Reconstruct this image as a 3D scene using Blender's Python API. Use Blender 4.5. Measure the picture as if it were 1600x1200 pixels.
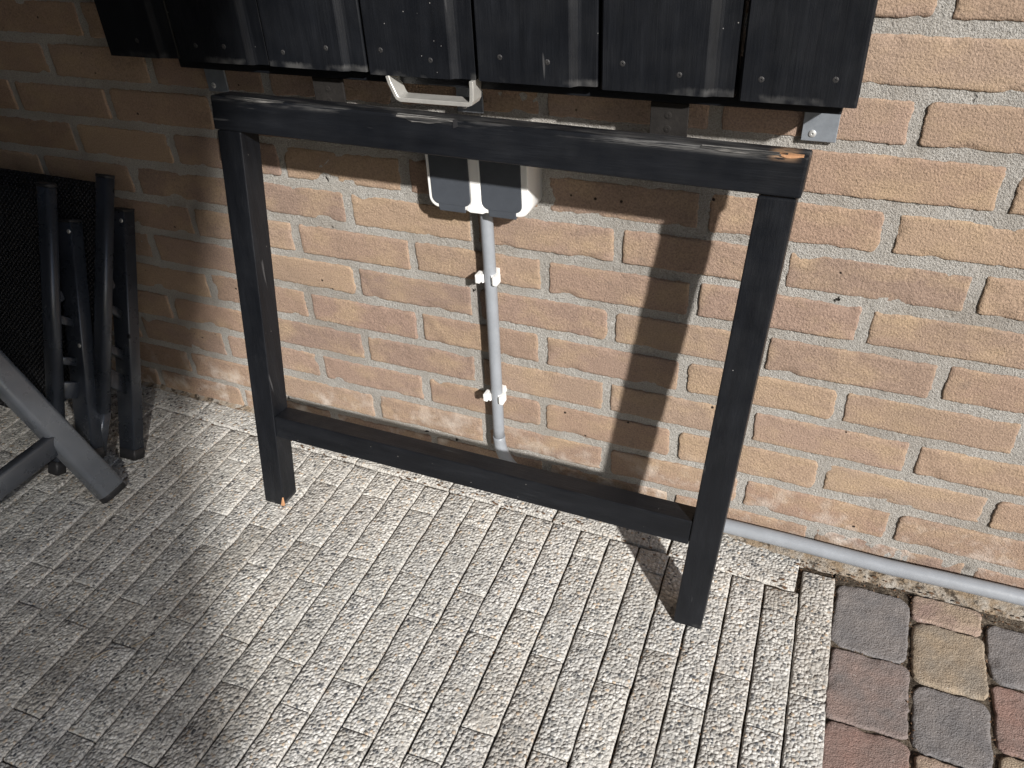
import bpy, bmesh, math, random
from mathutils import Vector, Matrix, noise

for o in list(bpy.data.objects): bpy.data.objects.remove(o)
scene = bpy.context.scene
col = scene.collection
R = random.Random(7)

# ------------------------------------------------------------------ camera
cam_d = bpy.data.cameras.new('camera'); cam = bpy.data.objects.new('camera', cam_d); col.objects.link(cam)
fwd = Vector((-0.34299762, 0.7421986, -0.57575504)); right = Vector((0.91955553, 0.39043091, -0.04451213))
fwd.normalize(); up = right.cross(fwd).normalized(); right = fwd.cross(up).normalized()
M4 = Matrix((right, up, -fwd)).transposed().to_4x4(); M4.translation = Vector((0, -0.94201861, 0.87450229))
cam.matrix_world = M4
cam_d.sensor_width = 36.0; cam_d.lens = 36.0*1250.0/1600.0; cam_d.clip_start = 0.02; cam_d.clip_end = 500
scene.camera = cam
scene.render.resolution_x = 1024; scene.render.resolution_y = 768

# ------------------------------------------------------------------ light
SUN = Vector((-0.99, 1.0, -0.78)).normalized()          # travel direction of the sunlight
elev = math.asin(-SUN.z); azim = math.atan2(-SUN.x, -SUN.y)
world = bpy.data.worlds.new('World'); scene.world = world; world.use_nodes = True
wn = world.node_tree; bg = wn.nodes['Background']
sky = wn.nodes.new('ShaderNodeTexSky'); sky.sky_type = 'NISHITA'; sky.sun_disc = False
sky.sun_elevation = elev; sky.sun_rotation = azim
wn.links.new(sky.outputs[0], bg.inputs[0]); bg.inputs[1].default_value = 0.09
sd = bpy.data.lights.new('sun', 'SUN'); sd.energy = 5.0; sd.angle = math.radians(1.6); sd.color = (1.0, 0.965, 0.915)
so = bpy.data.objects.new('sun', sd); col.objects.link(so)
so.rotation_euler = (-SUN).to_track_quat('Z', 'Y').to_euler(); so.location = (4, -5, 5)
scene.view_settings.view_transform = 'Standard'; scene.view_settings.look = 'None'
scene.view_settings.exposure = 0.45; scene.view_settings.gamma = 1.0
scene.view_settings.use_curve_mapping = False

# ------------------------------------------------------------------ material helpers
class NT:
    def __init__(s, name):
        s.m = bpy.data.materials.new(name); s.m.use_nodes = True; s.t = s.m.node_tree
        s.b = s.t.nodes['Principled BSDF']
    def n(s, typ, **kw):
        nd = s.t.nodes.new('ShaderNode'+typ)
        for k, v in kw.items():
            if k[0] == 'i' and k[1:].isdigit(): nd.inputs[int(k[1:])].default_value = v
            elif k in nd.inputs: nd.inputs[k].default_value = v
            else: setattr(nd, k, v)
        return nd
    def l(s, a, b): s.t.links.new(a, b)
    def pos(s, obj=False):
        return s.n('TexCoord').outputs['Object'] if obj else s.n('NewGeometry').outputs['Position']
    def noise(s, vec, scale, detail=4, rough=0.55, out=0):
        nd = s.n('TexNoise', Scale=scale, Detail=detail, Roughness=rough); s.l(vec, nd.inputs['Vector']); return nd.outputs[out]
    def ramp(s, fac, stops, interp='LINEAR'):
        r = s.n('ValToRGB'); r.color_ramp.interpolation = interp; e = r.color_ramp.elements
        while len(e) < len(stops): e.new(0.5)
        for i, (p, c) in enumerate(stops):
            e[i].position = p; e[i].color = (c, c, c, 1) if isinstance(c, (int, float)) else (*c, 1)
        s.l(fac, r.inputs[0]); return r.outputs[0]
    def mix(s, fac, a, b, mode='MIX'):
        m = s.n('MixRGB', blend_type=mode)
        for i, v in ((0, fac), (1, a), (2, b)):
            if hasattr(v, 'links'): s.l(v, m.inputs[i])
            elif i == 0: m.inputs[0].default_value = v
            else: m.inputs[i].default_value = (v, v, v, 1) if isinstance(v, (int, float)) else (*v, 1)
        return m.outputs[0]
    def math(s, op, a, b=0.5, clamp=False):
        m = s.n('Math', operation=op, use_clamp=clamp)
        for i, v in ((0, a), (1, b)):
            if hasattr(v, 'links'): s.l(v, m.inputs[i])
            else: m.inputs[i].default_value = v
        return m.outputs[0]
    def rand(s): return s.n('ObjectInfo').outputs['Random']
    def sep(s, vec):
        x = s.n('SeparateXYZ'); s.l(vec, x.inputs[0]); return x.outputs
    def mapv(s, vec, scale=(1, 1, 1), loc=(0, 0, 0), rot=(0, 0, 0)):
        m = s.n('Mapping'); m.inputs['Scale'].default_value = scale; m.inputs['Location'].default_value = loc
        m.inputs['Rotation'].default_value = rot; s.l(vec, m.inputs[0]); return m.outputs[0]
    def bump(s, h, dist, strength=1.0, normal=None):
        b = s.n('Bump', Strength=strength, Distance=dist); s.l(h, b.inputs['Height'])
        if normal is not None: s.l(normal, b.inputs['Normal'])
        return b.outputs[0]
    def done(s, color=None, rough=None, normal=None, **kw):
        def put(k, v):
            if v is None: return
            if hasattr(v, 'links'): s.l(v, s.b.inputs[k])
            else: s.b.inputs[k].default_value = (*v, 1) if isinstance(v, tuple) else v
        put('Base Color', color); put('Roughness', rough); put('Normal', normal)
        for k, v in kw.items(): put(k.replace('_', ' '), v)
        return s.m

def mat_brick():
    t = NT('brick'); p = t.pos(); r = t.rand()
    off = t.n('Combine' 'XYZ'); t.l(t.math('MULTIPLY', r, 37.0), off.inputs[0]); t.l(t.math('MULTIPLY', r, 91.0), off.inputs[2])
    v = t.n('VectorMath', operation='ADD'); t.l(p, v.inputs[0]); t.l(off.outputs[0], v.inputs[1]); v = v.outputs[0]
    base = t.ramp(r, [(0, (.27, .188, .134)), (.15, (.325, .24, .172)), (.3, (.285, .20, .15)), (.45, (.345, .25, .168)), (.6, (.255, .183, .14)), (.75, (.315, .222, .155)), (.9, (.30, .205, .148)), (1, (.335, .25, .185))])
    base = t.mix(1.0, base, (.95, .95, 1.01), 'MULTIPLY')
    big = t.noise(t.mapv(v, (1, 1, 1.7)), 14, 3)
    c = t.mix(t.ramp(big, [(.45, 0.0), (.72, .75)]), base, (.37, .272, .178))
    c = t.mix(t.ramp(t.noise(v, 9, 2), [(.55, 0.0), (.75, .5)]), c, (.215, .158, .122))
    fine = t.noise(v, 420, 3, .7)
    c = t.mix(.55, c, t.ramp(fine, [(.25, .3), (.5, 1.0), (.8, 1.7)]), 'MULTIPLY')
    # soot-like stains and pale efflorescence near the damp foot of the wall
    z = t.sep(p)[2]
    eff = t.math('MULTIPLY', t.ramp(t.noise(v, 16, 4, .65), [(.5, 0.0), (.68, 1.0)]), t.ramp(t.math('ADD', z, .5), [(.49, 1.0), (.59, 0.0)]))
    c = t.mix(t.math('MULTIPLY', eff, .75), c, (.62, .57, .52))
    st = t.ramp(t.noise(v, 24, 4, .65), [(.62, 0.0), (.76, .6)])
    c = t.mix(st, c, (.16, .125, .10))
    vo = t.n('TexVoronoi', Scale=58.0); t.l(t.mapv(v, (1, 1, 1)), vo.inputs['Vector'])
    pit = t.math('MULTIPLY', t.ramp(vo.outputs['Distance'], [(.09, 1.0), (.13, 0.0)]), t.ramp(t.sep(vo.outputs['Color'])[0], [(.90, 0.0), (.91, 1.0)]))
    c = t.mix(pit, c, (.03, .022, .018))
    h = t.math('ADD', t.math('MULTIPLY', t.noise(v, 380, 3, .65), 1.0), t.math('ADD', t.math('MULTIPLY', t.noise(v, 60, 3), .5), t.math('MULTIPLY', t.noise(t.mapv(v, (22, 22, 110)), 1.0, 4, .7), .7)))
    h = t.math('SUBTRACT', h, t.math('MULTIPLY', pit, 2.0))
    return t.done(c, .93, t.bump(h, .0021, .85), Specular_IOR_Level=.25)

def mat_mortar():
    t = NT('mortar'); p = t.pos()
    g = t.noise(p, 520, 3, .75)
    c = t.ramp(g, [(.28, (.17, .16, .145)), (.45, (.365, .35, .325)), (.6, (.47, .455, .43)), (.75, (.62, .605, .58))])
    c = t.mix(t.ramp(t.noise(p, 7, 4, .6), [(.42, 0.0), (.75, .5)]), c, (.30, .26, .215))
    c = t.mix(t.ramp(t.noise(p, 22, 3, .6), [(.68, 0.0), (.76, .7)]), c, (.10, .085, .075))
    c = t.mix(t.ramp(t.noise(p, 30, 2, .6), [(.7, 0.0), (.8, .6)]), c, (.66, .65, .62))
    c = t.mix(t.ramp(t.noise(p, 3.5, 4, .6), [(.45, 0.0), (.7, .45)]), c, (.22, .20, .18))
    vo = t.n('TexVoronoi', Scale=34.0); wp = t.n('VectorMath', operation='ADD'); t.l(p, wp.inputs[0])
    wsc = t.n('VectorMath', operation='SCALE', Scale=.03); t.l(t.noise(p, 45, 3, .6, 1), wsc.inputs[0]); t.l(wsc.outputs[0], wp.inputs[1]); t.l(wp.outputs[0], vo.inputs['Vector'])
    hole = t.math('MULTIPLY', t.ramp(vo.outputs['Distance'], [(.06, 1.0), (.12, 0.0)]), t.ramp(t.sep(vo.outputs['Color'])[0], [(.84, 0.0), (.85, 1.0)]))
    c = t.mix(hole, c, (.02, .017, .014))
    h = t.math('SUBTRACT', t.math('ADD', g, t.noise(p, 190, 3, .7)), t.math('MULTIPLY', hole, 2.0))
    return t.done(c, .95, t.bump(h, .0034, 1.0), Specular_IOR_Level=.2)

def mat_paver():
    t = NT('exposed_aggregate'); p = t.pos(); r = t.rand()
    w = t.n('VectorMath', operation='ADD'); t.l(p, w.inputs[0])
    wn_ = t.n('VectorMath', operation='SCALE', Scale=.0035); t.l(t.noise(p, 130, 2, .5, 1), wn_.inputs[0]); t.l(wn_.outputs[0], w.inputs[1])
    off = t.n('CombineXYZ'); t.l(t.math('MULTIPLY', r, 53.0), off.inputs[0]); t.l(t.math('MULTIPLY', r, 17.0), off.inputs[1])
    w2 = t.n('VectorMath', operation='ADD'); t.l(w.outputs[0], w2.inputs[0]); t.l(off.outputs[0], w2.inputs[1]); v = w2.outputs[0]
    vo = t.n('TexVoronoi', Scale=225.0, Randomness=1.0); t.l(v, vo.inputs['Vector'])
    cell = t.sep(vo.outputs['Color'])
    peb = t.ramp(cell[0], [(0, (.10, .105, .115)), (.09, (.22, .22, .215)), (.19, (.42, .405, .385)), (.34, (.58, .57, .545)), (.48, (.47, .445, .405)), (.60, (.67, .66, .635)), (.74, (.55, .545, .535)), (.85, (.52, .42, .32)), (.91, (.76, .745, .715))], 'CONSTANT')
    edge = t.ramp(vo.outputs['Distance'], [(.38, 0.0), (.72, 1.0)])
    cem = t.mix(t.noise(p, 60, 3), (.36, .35, .33), (.56, .55, .525))
    # cement laitance worn off unevenly: some pavers show less stone
    mask = t.ramp(t.math('ADD', t.noise(p, 26, 4, .65), t.math('MULTIPLY', r, .07)), [(.56, 0.0), (.76, .7)])
    c = t.mix(t.math('MAXIMUM', edge, mask, True), peb, cem)
    ar = t.math('MAXIMUM', t.ramp(t.math('ABSOLUTE', t.sep(t.pos(True))[0]), [(.0185, 0.0), (.0212, .85)]), 0.0)
    c = t.mix(t.math('MULTIPLY', ar, t.ramp(t.noise(p, 40, 3, .6), [(.3, .2), (.6, 1.0)])), c, t.mix(t.noise(p, 300, 3), (.40, .38, .35), (.62, .60, .57)))
    c = t.mix(1.0, c, t.ramp(t.n('ObjectInfo').outputs['Random'], [(0, (.78, .76, .73)), (.3, (1.0, 1.0, 1.0)), (.6, (.88, .88, .87)), (1, (1.06, 1.05, 1.03))]), 'MULTIPLY')
    c = t.mix(t.ramp(t.noise(p, 4.5, 4, .6), [(.5, 0.0), (.75, .5)]), c, t.mix(.62, c, (.24, .20, .165), 'MULTIPLY'))
    rust = t.ramp(t.noise(p, 11, 3, .6), [(.68, 0.0), (.76, .45)])
    c = t.mix(rust, c, (.30, .20, .13))
    n1 = t.math('MULTIPLY', t.math('SUBTRACT', 1.0, t.math('POWER', vo.outputs['Distance'], 2.0)), t.math('SUBTRACT', 1.15, mask))
    h = t.math('ADD', n1, t.math('MULTIPLY', t.noise(p, 600, 2, .7), .25))
    return t.done(c, .78, t.bump(h, .0030, .8), Specular_IOR_Level=.35)

def mat_cobble(name, c1, c2):
    t = NT(name); p = t.pos()
    c = t.mix(t.ramp(t.noise(p, 22, 4, .6), [(.35, 0.0), (.68, 1.0)]), c1, c2)
    f = t.noise(p, 480, 3, .75)
    c = t.mix(.6, c, t.ramp(f, [(.25, .5), (.5, 1.0), (.78, 1.6)]), 'MULTIPLY')
    c = t.mix(t.ramp(t.noise(p, 260, 2, .6), [(.70, 0.0), (.76, .6)]), c, (.55, .53, .50))
    h = t.math('ADD', f, t.math('MULTIPLY', t.noise(p, 120, 3, .6), 1.2))
    return t.done(c, .85, t.bump(h, .0022, .9), Specular_IOR_Level=.35)

def mat_soil():
    t = NT('joint_sand'); p = t.pos()
    c = t.ramp(t.noise(p, 210, 4, .7), [(.3, (.020, .015, .011)), (.55, (.075, .058, .043)), (.75, (.20, .165, .125))])
    return t.done(c, .97, t.bump(t.noise(p, 260, 4, .7), .006, 1.0), Specular_IOR_Level=.1)

def mat_black_wood(name, axis):
    # black stain on softwood; grain runs along local `axis`
    t = NT(name); p = t.pos(True); r = t.rand()
    off = t.n('CombineXYZ')
    for i in range(3): t.l(t.math('MULTIPLY', r, 13.0+7*i), off.inputs[i])
    v = t.n('VectorMath', operation='ADD'); t.l(p, v.inputs[0]); t.l(off.outputs[0], v.inputs[1]); v = v.outputs[0]
    sc = [1.0, 1.0, 1.0]; sc[axis] = .05
    g = t.noise(t.mapv(v, tuple(sc)), 420, 4, .65)
    sc2 = [1.0, 1.0, 1.0]; sc2[axis] = .12
    g2 = t.noise(t.mapv(v, tuple(sc2)), 70, 3, .6)
    c = t.ramp(g2, [(.3, (.0045, .0052, .0070)), (.6, (.0075, .0085, .0110)), (.85, (.013, .0145, .018))])
    dust = t.math('MULTIPLY', t.ramp(t.noise(v, 9, 4, .6), [(.5, 0.0), (.8, .6)]), t.ramp(g, [(.45, 0.0), (.7, 1.0)]))
    c = t.mix(t.math('MULTIPLY', dust, .26), c, (.06, .066, .078))
    vo = t.n('TexVoronoi', Scale=75.0); t.l(v, vo.inputs['Vector'])
    spk = t.math('MULTIPLY', t.ramp(vo.outputs['Distance'], [(.030, 1.0), (.055, 0.0)]), t.ramp(t.sep(vo.outputs['Color'])[1], [(.72, 0.0), (.74, 1.0)]))
    c = t.mix(t.math('MULTIPLY', spk, .8), c, (.30, .29, .28))
    sc3 = [26.0, 26.0, 26.0]; sc3[axis] = 3.0
    scr = t.ramp(t.noise(t.mapv(v, tuple(sc3), rot=(.3, .25, .2)), 2.2, 3, .5), [(.70, 0.0), (.74, .6)])
    c = t.mix(scr, c, (.085, .085, .088))
    if axis == 2:                                            # frayed, paint-bare end grain at the lower ends
        fr = t.math('MULTIPLY', t.ramp(t.math('ADD', t.sep(p)[2], t.math('MULTIPLY', t.noise(t.mapv(v, (1, 1, .1)), 300, 4, .8), -.0085)), [(-.0036, 1.0), (-.0010, 0.0)]), t.ramp(t.noise(v, 21, 3), [(.48, 0.0), (.62, 1.0)]))
        c = t.mix(t.math('MULTIPLY', fr, .3), c, (.17, .168, .165))
    rough = t.ramp(t.noise(v, 30, 3), [(.3, .36), (.7, .56)])
    h = t.math('ADD', g, t.math('MULTIPLY', g2, .6))
    return t.done(c, rough, t.bump(h, .0007, .5), Specular_IOR_Level=.26)

def mat_rail():
    # top rail of the leg frame: same black stain, rubbed off along its upper front edge
    m = mat_black_wood('black_wood_worn_rail', 0); t = NT.__new__(NT); t.m = m; t.t = m.node_tree; t.b = t.t.nodes['Principled BSDF']
    old = t.b.inputs['Base Color'].links[0].from_socket
    p = t.pos(True); x, y, z = t.sep(p); z = t.math('ADD', z, t.math('MULTIPLY', x, .0136))
    near = t.ramp(t.math('ADD', z, .5), [(.492, 0.0), (.4965, 1.0), (.5, 1.0)])           # upper edge at local z = 0
    wear = t.ramp(t.noise(t.mapv(p, (9, 40, 40)), 1.0, 4, .6), [(.48, 0.0), (.66, 1.0)])
    k = t.math('MULTIPLY', near, t.math('MULTIPLY', wear, t.ramp(t.noise(t.mapv(p, (16, 420, 420)), 1.0, 4, .75), [(.42, .05), (.58, 1.0)])))
    c = t.mix(t.math('MULTIPLY', k, .5), old, (.22, .215, .21))
    raw = t.math('MULTIPLY', t.ramp(x, [(.705, 0.0), (.712, 1.0), (.728, 1.0), (.736, 0.0)]), t.math('MULTIPLY', t.ramp(t.math('ADD', z, .5), [(.4955, 0.0), (.4972, 1.0)]), t.ramp(t.noise(t.mapv(p, (60, 200, 300)), 1.0, 3, .6), [(.40, 0.0), (.47, 1.0)])))
    c = t.mix(raw, c, (.40, .25, .15))
    t.l(c, t.b.inputs['Base Color'])
    return m

def mat_simple(name, c, rough=.5, metal=0.0, bump_s=0, bump_d=.0004, spec=.5, vary=.0):
    t = NT(name); p = t.pos(True)
    cc = c
    if vary: cc = t.mix(t.ramp(t.noise(p, 35, 4, .65), [(.35, 0.0), (.7, 1.0)]), c, tuple(min(1, q*(1-vary)) for q in c))
    nrm = t.bump(t.noise(p, bump_s, 3, .6), bump_d, .8) if bump_s else None
    return t.done(cc, rough, nrm, Metallic=metal, Specular_IOR_Level=spec)

def mat_powder(name, ca, cb):
    t = NT(name); p = t.pos(True)
    vo = t.n('TexVoronoi', Scale=60.0); t.l(p, vo.inputs['Vector'])
    spk = t.math('MULTIPLY', t.ramp(vo.outputs['Distance'], [(.05, 1.0), (.08, 0.0)]), t.ramp(t.sep(vo.outputs['Color'])[1], [(.8, 0.0), (.82, 1.0)]))
    c = t.mix(t.ramp(t.noise(p, 25, 3), [(.35, 0.0), (.7, 1.0)]), ca, cb)
    c = t.mix(t.math('MULTIPLY', spk, .6), c, (.25, .25, .26))
    rough = t.ramp(t.noise(p, 40, 3), [(.3, .24), (.7, .36)])
    return t.done(c, rough, t.bump(t.noise(p, 900, 2), .0002, .6), Metallic=.35, Specular_IOR_Level=.6)

def mat_textile():
    t = NT('black_textilene'); p = t.pos(True)
    q = t.mapv(p, (1, 1, 1), rot=(0, 0, math.radians(45)))
    vo = t.n('TexVoronoi', Scale=150.0, Randomness=.10); t.l(t.mapv(t.mapv(p, (1.0, 0.0, 1.09)), rot=(0, math.radians(45), 0)), vo.inputs['Vector'])
    d = vo.outputs['Distance']
    c = t.mix(t.ramp(d, [(.25, 0.0), (.5, 1.0)]), (.030, .031, .036), (.003, .003, .0035))
    h = t.ramp(d, [(.1, 1.0), (.55, 0.0)])
    return t.done(c, .5, t.bump(h, .0022, 1.0), Specular_IOR_Level=.45)

def mat_dirty():
    t = NT('dirty_mortar_edge'); p = t.pos()
    c = t.mix(t.ramp(t.noise(p, 40, 4, .65), [(.4, 0.0), (.62, 1.0)]), (.26, .20, .14), (.36, .335, .30))
    c = t.mix(t.ramp(t.noise(p, 75, 4, .7), [(.5, 0.0), (.62, .9)]), c, (.045, .035, .026))
    c = t.mix(.5, c, t.ramp(t.noise(p, 480, 3, .7), [(.25, .4), (.5, 1.0), (.8, 1.5)]), 'MULTIPLY')
    return t.done(c, .95, t.bump(t.noise(p, 160, 5, .7), .005, 1.0), Specular_IOR_Level=.2)
def mat_fibre():
    t = NT('torn_wood_fibre'); p = t.pos(True)
    n = t.noise(t.mapv(p, (14, 330, 330)), 1.0, 4, .7)
    c = t.ramp(n, [(.36, (.008, .009, .011)), (.52, (.05, .049, .048)), (.66, (.26, .25, .24))])
    return t.done(c, .85, t.bump(n, .002, .9), Specular_IOR_Level=.2)
def mat_sand():
    t = NT('jointing_sand'); p = t.pos()
    c = t.ramp(t.noise(p, 240, 4, .75), [(.3, (.03, .024, .018)), (.5, (.13, .105, .08)), (.72, (.30, .26, .21))])
    c = t.mix(t.ramp(t.noise(p, 35, 4, .65), [(.45, 0.0), (.6, .8)]), c, (.03, .024, .019))
    return t.done(c, .97, t.bump(t.noise(p, 300, 4, .7), .004, 1.0), Specular_IOR_Level=.1)
M = dict(sand=mat_sand(), dirty=mat_dirty(), brick=mat_brick(), mortar=mat_mortar(), paver=mat_paver(), soil=mat_soil(),
         wx=mat_black_wood('black_wood_x', 0), wz=mat_black_wood('black_wood_z', 2), rail=mat_rail(),
         powder=mat_powder('slate_powder_coat', (.034, .040, .052), (.045, .052, .066)), slate=mat_powder('sunlit_slate_powder_coat', (.15, .165, .19), (.18, .195, .22)), textile=mat_textile(),  # slate: same chair coat, lightened to paint in the sunlit sheen
         pvc=mat_simple('grey_pvc', (.25, .268, .295), .42, bump_s=120, bump_d=.0003, vary=.14),
         white=mat_simple('white_plastic', (.80, .80, .79), .38, vary=.05),
         flap=mat_simple('anthracite_plastic', (.058, .066, .080), .5, bump_s=700, bump_d=.0003, vary=.2),
         zinc=mat_simple('galvanised_steel', (.30, .33, .37), .48, metal=.45, bump_s=90, bump_d=.0005, vary=.35),
         strap=mat_simple('dark_painted_steel', (.020, .018, .017), .8, bump_s=160, bump_d=.0008, vary=.5, spec=.2),
         handle=mat_simple('brushed_aluminium', (.60, .59, .56), .42, metal=.55, bump_s=200, bump_d=.0003, vary=.2),
         screw=mat_simple('dull_screw_head', (.05, .049, .05), .55, metal=.4, bump_s=600, bump_d=.001, vary=.5),
         rivet=mat_simple('bare_rivet', (.66, .66, .65), .35, metal=.6),
         rubber=mat_simple('black_rubber', (.014, .014, .016), .6),
         rawwood=mat_simple('bare_softwood', (.46, .24, .12), .8, bump_s=300, bump_d=.001, vary=.35),
         splinter=mat_fibre(),
         straw=mat_simple('dry_straw', (.30, .25, .18), .8, vary=.3),
         leafm=mat_simple('dead_leaf', (.15, .085, .045), .85, bump_s=200, vary=.5),
         blocker_boards=mat_simple('dark_blocker_boards', (.05, .044, .038), .8, bump_s=40, bump_d=.002, vary=.4),  # boards of the added light blockers
         cob_grey=mat_cobble('cobble_grey', (.155, .148, .15), (.21, .192, .185)),
         cob_mix=mat_cobble('cobble_grey_red', (.175, .155, .15), (.24, .18, .16)),
         cob_red=mat_cobble('cobble_red', (.255, .165, .14), (.20, .155, .14)),
         cob_tan=mat_cobble('cobble_tan', (.315, .25, .18), (.235, .205, .17)),
         cob_pink=mat_cobble('cobble_pink_tan', (.32, .25, .185), (.265, .19, .165)))

# ------------------------------------------------------------------ object helpers
def mesh_from(name, verts, faces, mat, smooth=False):
    me = bpy.data.meshes.new(name); me.from_pydata([tuple(v) for v in verts], [], faces); me.validate(); me.update()
    if mat: me.materials.append(mat)
    if smooth:
        for p in me.polygons: p.use_smooth = True
    return me
def link(name, me, parent=None, loc=None, rotz=0):
    o = bpy.data.objects.new(name, me); col.objects.link(o); o.parent = parent
    if loc is not None: o.location = loc
    if rotz: o.rotation_euler = (0, 0, rotz)
    return o
def tag(o, label=None, cat=None, group=None, kind=None):
    for k, v in (('label', label), ('category', cat), ('group', group), ('kind', kind)):
        if v: o[k] = v
    return o
def empty(name, loc=(0, 0, 0)):
    o = bpy.data.objects.new(name, None); col.objects.link(o); o.location = loc; o.empty_display_size = .05
    return o
def bm_mesh(name, bm, mat, smooth=False, angle=None):
    me = bpy.data.meshes.new(name); bm.normal_update(); bm.to_mesh(me); bm.free()
    if mat: me.materials.append(mat)
    if smooth:
        for p in me.polygons: p.use_smooth = True
    return me
def place(name, me, parent, origin):
    # mesh verts are in world space: shift them so the object origin sits at `origin`
    o = Vector(origin)
    me.transform(Matrix.Translation(-o)); ob = link(name, me, parent)
    ob.location = o - (Vector(parent.matrix_world.translation) if False else par_off(parent)); return ob
def par_off(p):
    v = Vector((0, 0, 0))
    while p is not None: v += p.location; p = p.parent
    return v
def hexa(c8, bevel=.0015, seg=2):
    # c8: bottom 4 (ccw) then top 4
    bm = bmesh.new(); vs = [bm.verts.new(c) for c in c8]
    for f in ((3, 2, 1, 0), (4, 5, 6, 7), (0, 1, 5, 4), (1, 2, 6, 5), (2, 3, 7, 6), (3, 0, 4, 7)): bm.faces.new([vs[i] for i in f])
    bmesh.ops.recalc_face_normals(bm, faces=bm.faces)
    if bevel: bmesh.ops.bevel(bm, geom=list(bm.edges), offset=bevel, segments=seg, affect='EDGES', profile=.6)
    return bm
def box8(x0, x1, y0, y1, z0, z1):
    return [(x0, y0, z0), (x1, y0, z0), (x1, y1, z0), (x0, y1, z0), (x0, y0, z1), (x1, y0, z1), (x1, y1, z1), (x0, y1, z1)]
def boxpart(name, dims, mat, parent, bevel=.0015, seg=2):
    me = bm_mesh(name, hexa(box8(*dims), bevel, seg), mat)
    return place(name, me, parent, ((dims[0]+dims[1])/2, (dims[2]+dims[3])/2, dims[4]))
def sweep(path, prof, side=None, cap=True):
    """prof: list of (a,b) around the path; side: fixed vector for profile axis a"""
    bm = bmesh.new(); rings = []; n = len(path); path = [Vector(p) for p in path]
    for i, p in enumerate(path):
        d = (path[min(i+1, n-1)]-path[max(i-1, 0)]).normalized()
        s = Vector(side) if side is not None else (Vector((0, 0, 1)) if abs(d.z) < .9 else Vector((0, 1, 0)))
        a = (s - d*s.dot(d)).normalized(); b = d.cross(a)
        rings.append([bm.verts.new(p + a*u + b*w) for u, w in prof])
    m = len(prof)
    for i in range(n-1):
        for j in range(m):
            f = bm.faces.new((rings[i][j], rings[i][(j+1) % m], rings[i+1][(j+1) % m], rings[i+1][j])); f.smooth = True
    if cap: bm.faces.new(rings[0][::-1]); bm.faces.new(rings[-1])
    bmesh.ops.recalc_face_normals(bm, faces=bm.faces)
    return bm
def circ(r, n=16): return [(r*math.cos(2*math.pi*i/n), r*math.sin(2*math.pi*i/n)) for i in range(n)]
def roundrect(w, h, r, n=4):
    out = []
    for cx, cy, a0 in ((w/2-r, h/2-r, 0), (-w/2+r, h/2-r, 90), (-w/2+r, -h/2+r, 180), (w/2-r, -h/2+r, 270)):
        for k in range(n+1):
            a = math.radians(a0+90*k/n); out.append((cx+r*math.cos(a), cy+r*math.sin(a)))
    return out
def tube(name, path, prof, mat, parent, side=None):
    bm = sweep(path, prof, side); me = bm_mesh(name, bm, mat)
    return place(name, me, parent, path[0])
def dome(name, p, n, r, h, mat, parent, slot=False):
    """screw or rivet head: a low dome on point p facing n, optionally with a cross recess"""
    n = Vector(n).normalized(); a = n.orthogonal().normalized(); b = n.cross(a); p = Vector(p)
    bm = bmesh.new(); rings = []
    levels = [(1.0, -.2), (1.0, .25), (.8, .75), (.45, .98)]
    if slot: levels += [(.30, .98), (.22, .35)]
    for rr, hh in levels: rings.append([bm.verts.new(p+a*(r*rr*math.cos(t*math.pi/6))+b*(r*rr*math.sin(t*math.pi/6))+n*h*hh) for t in range(12)])
    for i in range(len(rings)-1):
        for j in range(12): bm.faces.new((rings[i][j], rings[i][(j+1) % 12], rings[i+1][(j+1) % 12], rings[i+1][j]))
    bm.faces.new(rings[-1]); bmesh.ops.recalc_face_normals(bm, faces=bm.faces)
    me = bm_mesh(name, bm, mat, smooth=not slot)
    return place(name, me, parent, p)
def sn(x, y, z, s=1.0): return noise.noise(Vector((x*s, y*s, z*s)))

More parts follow.
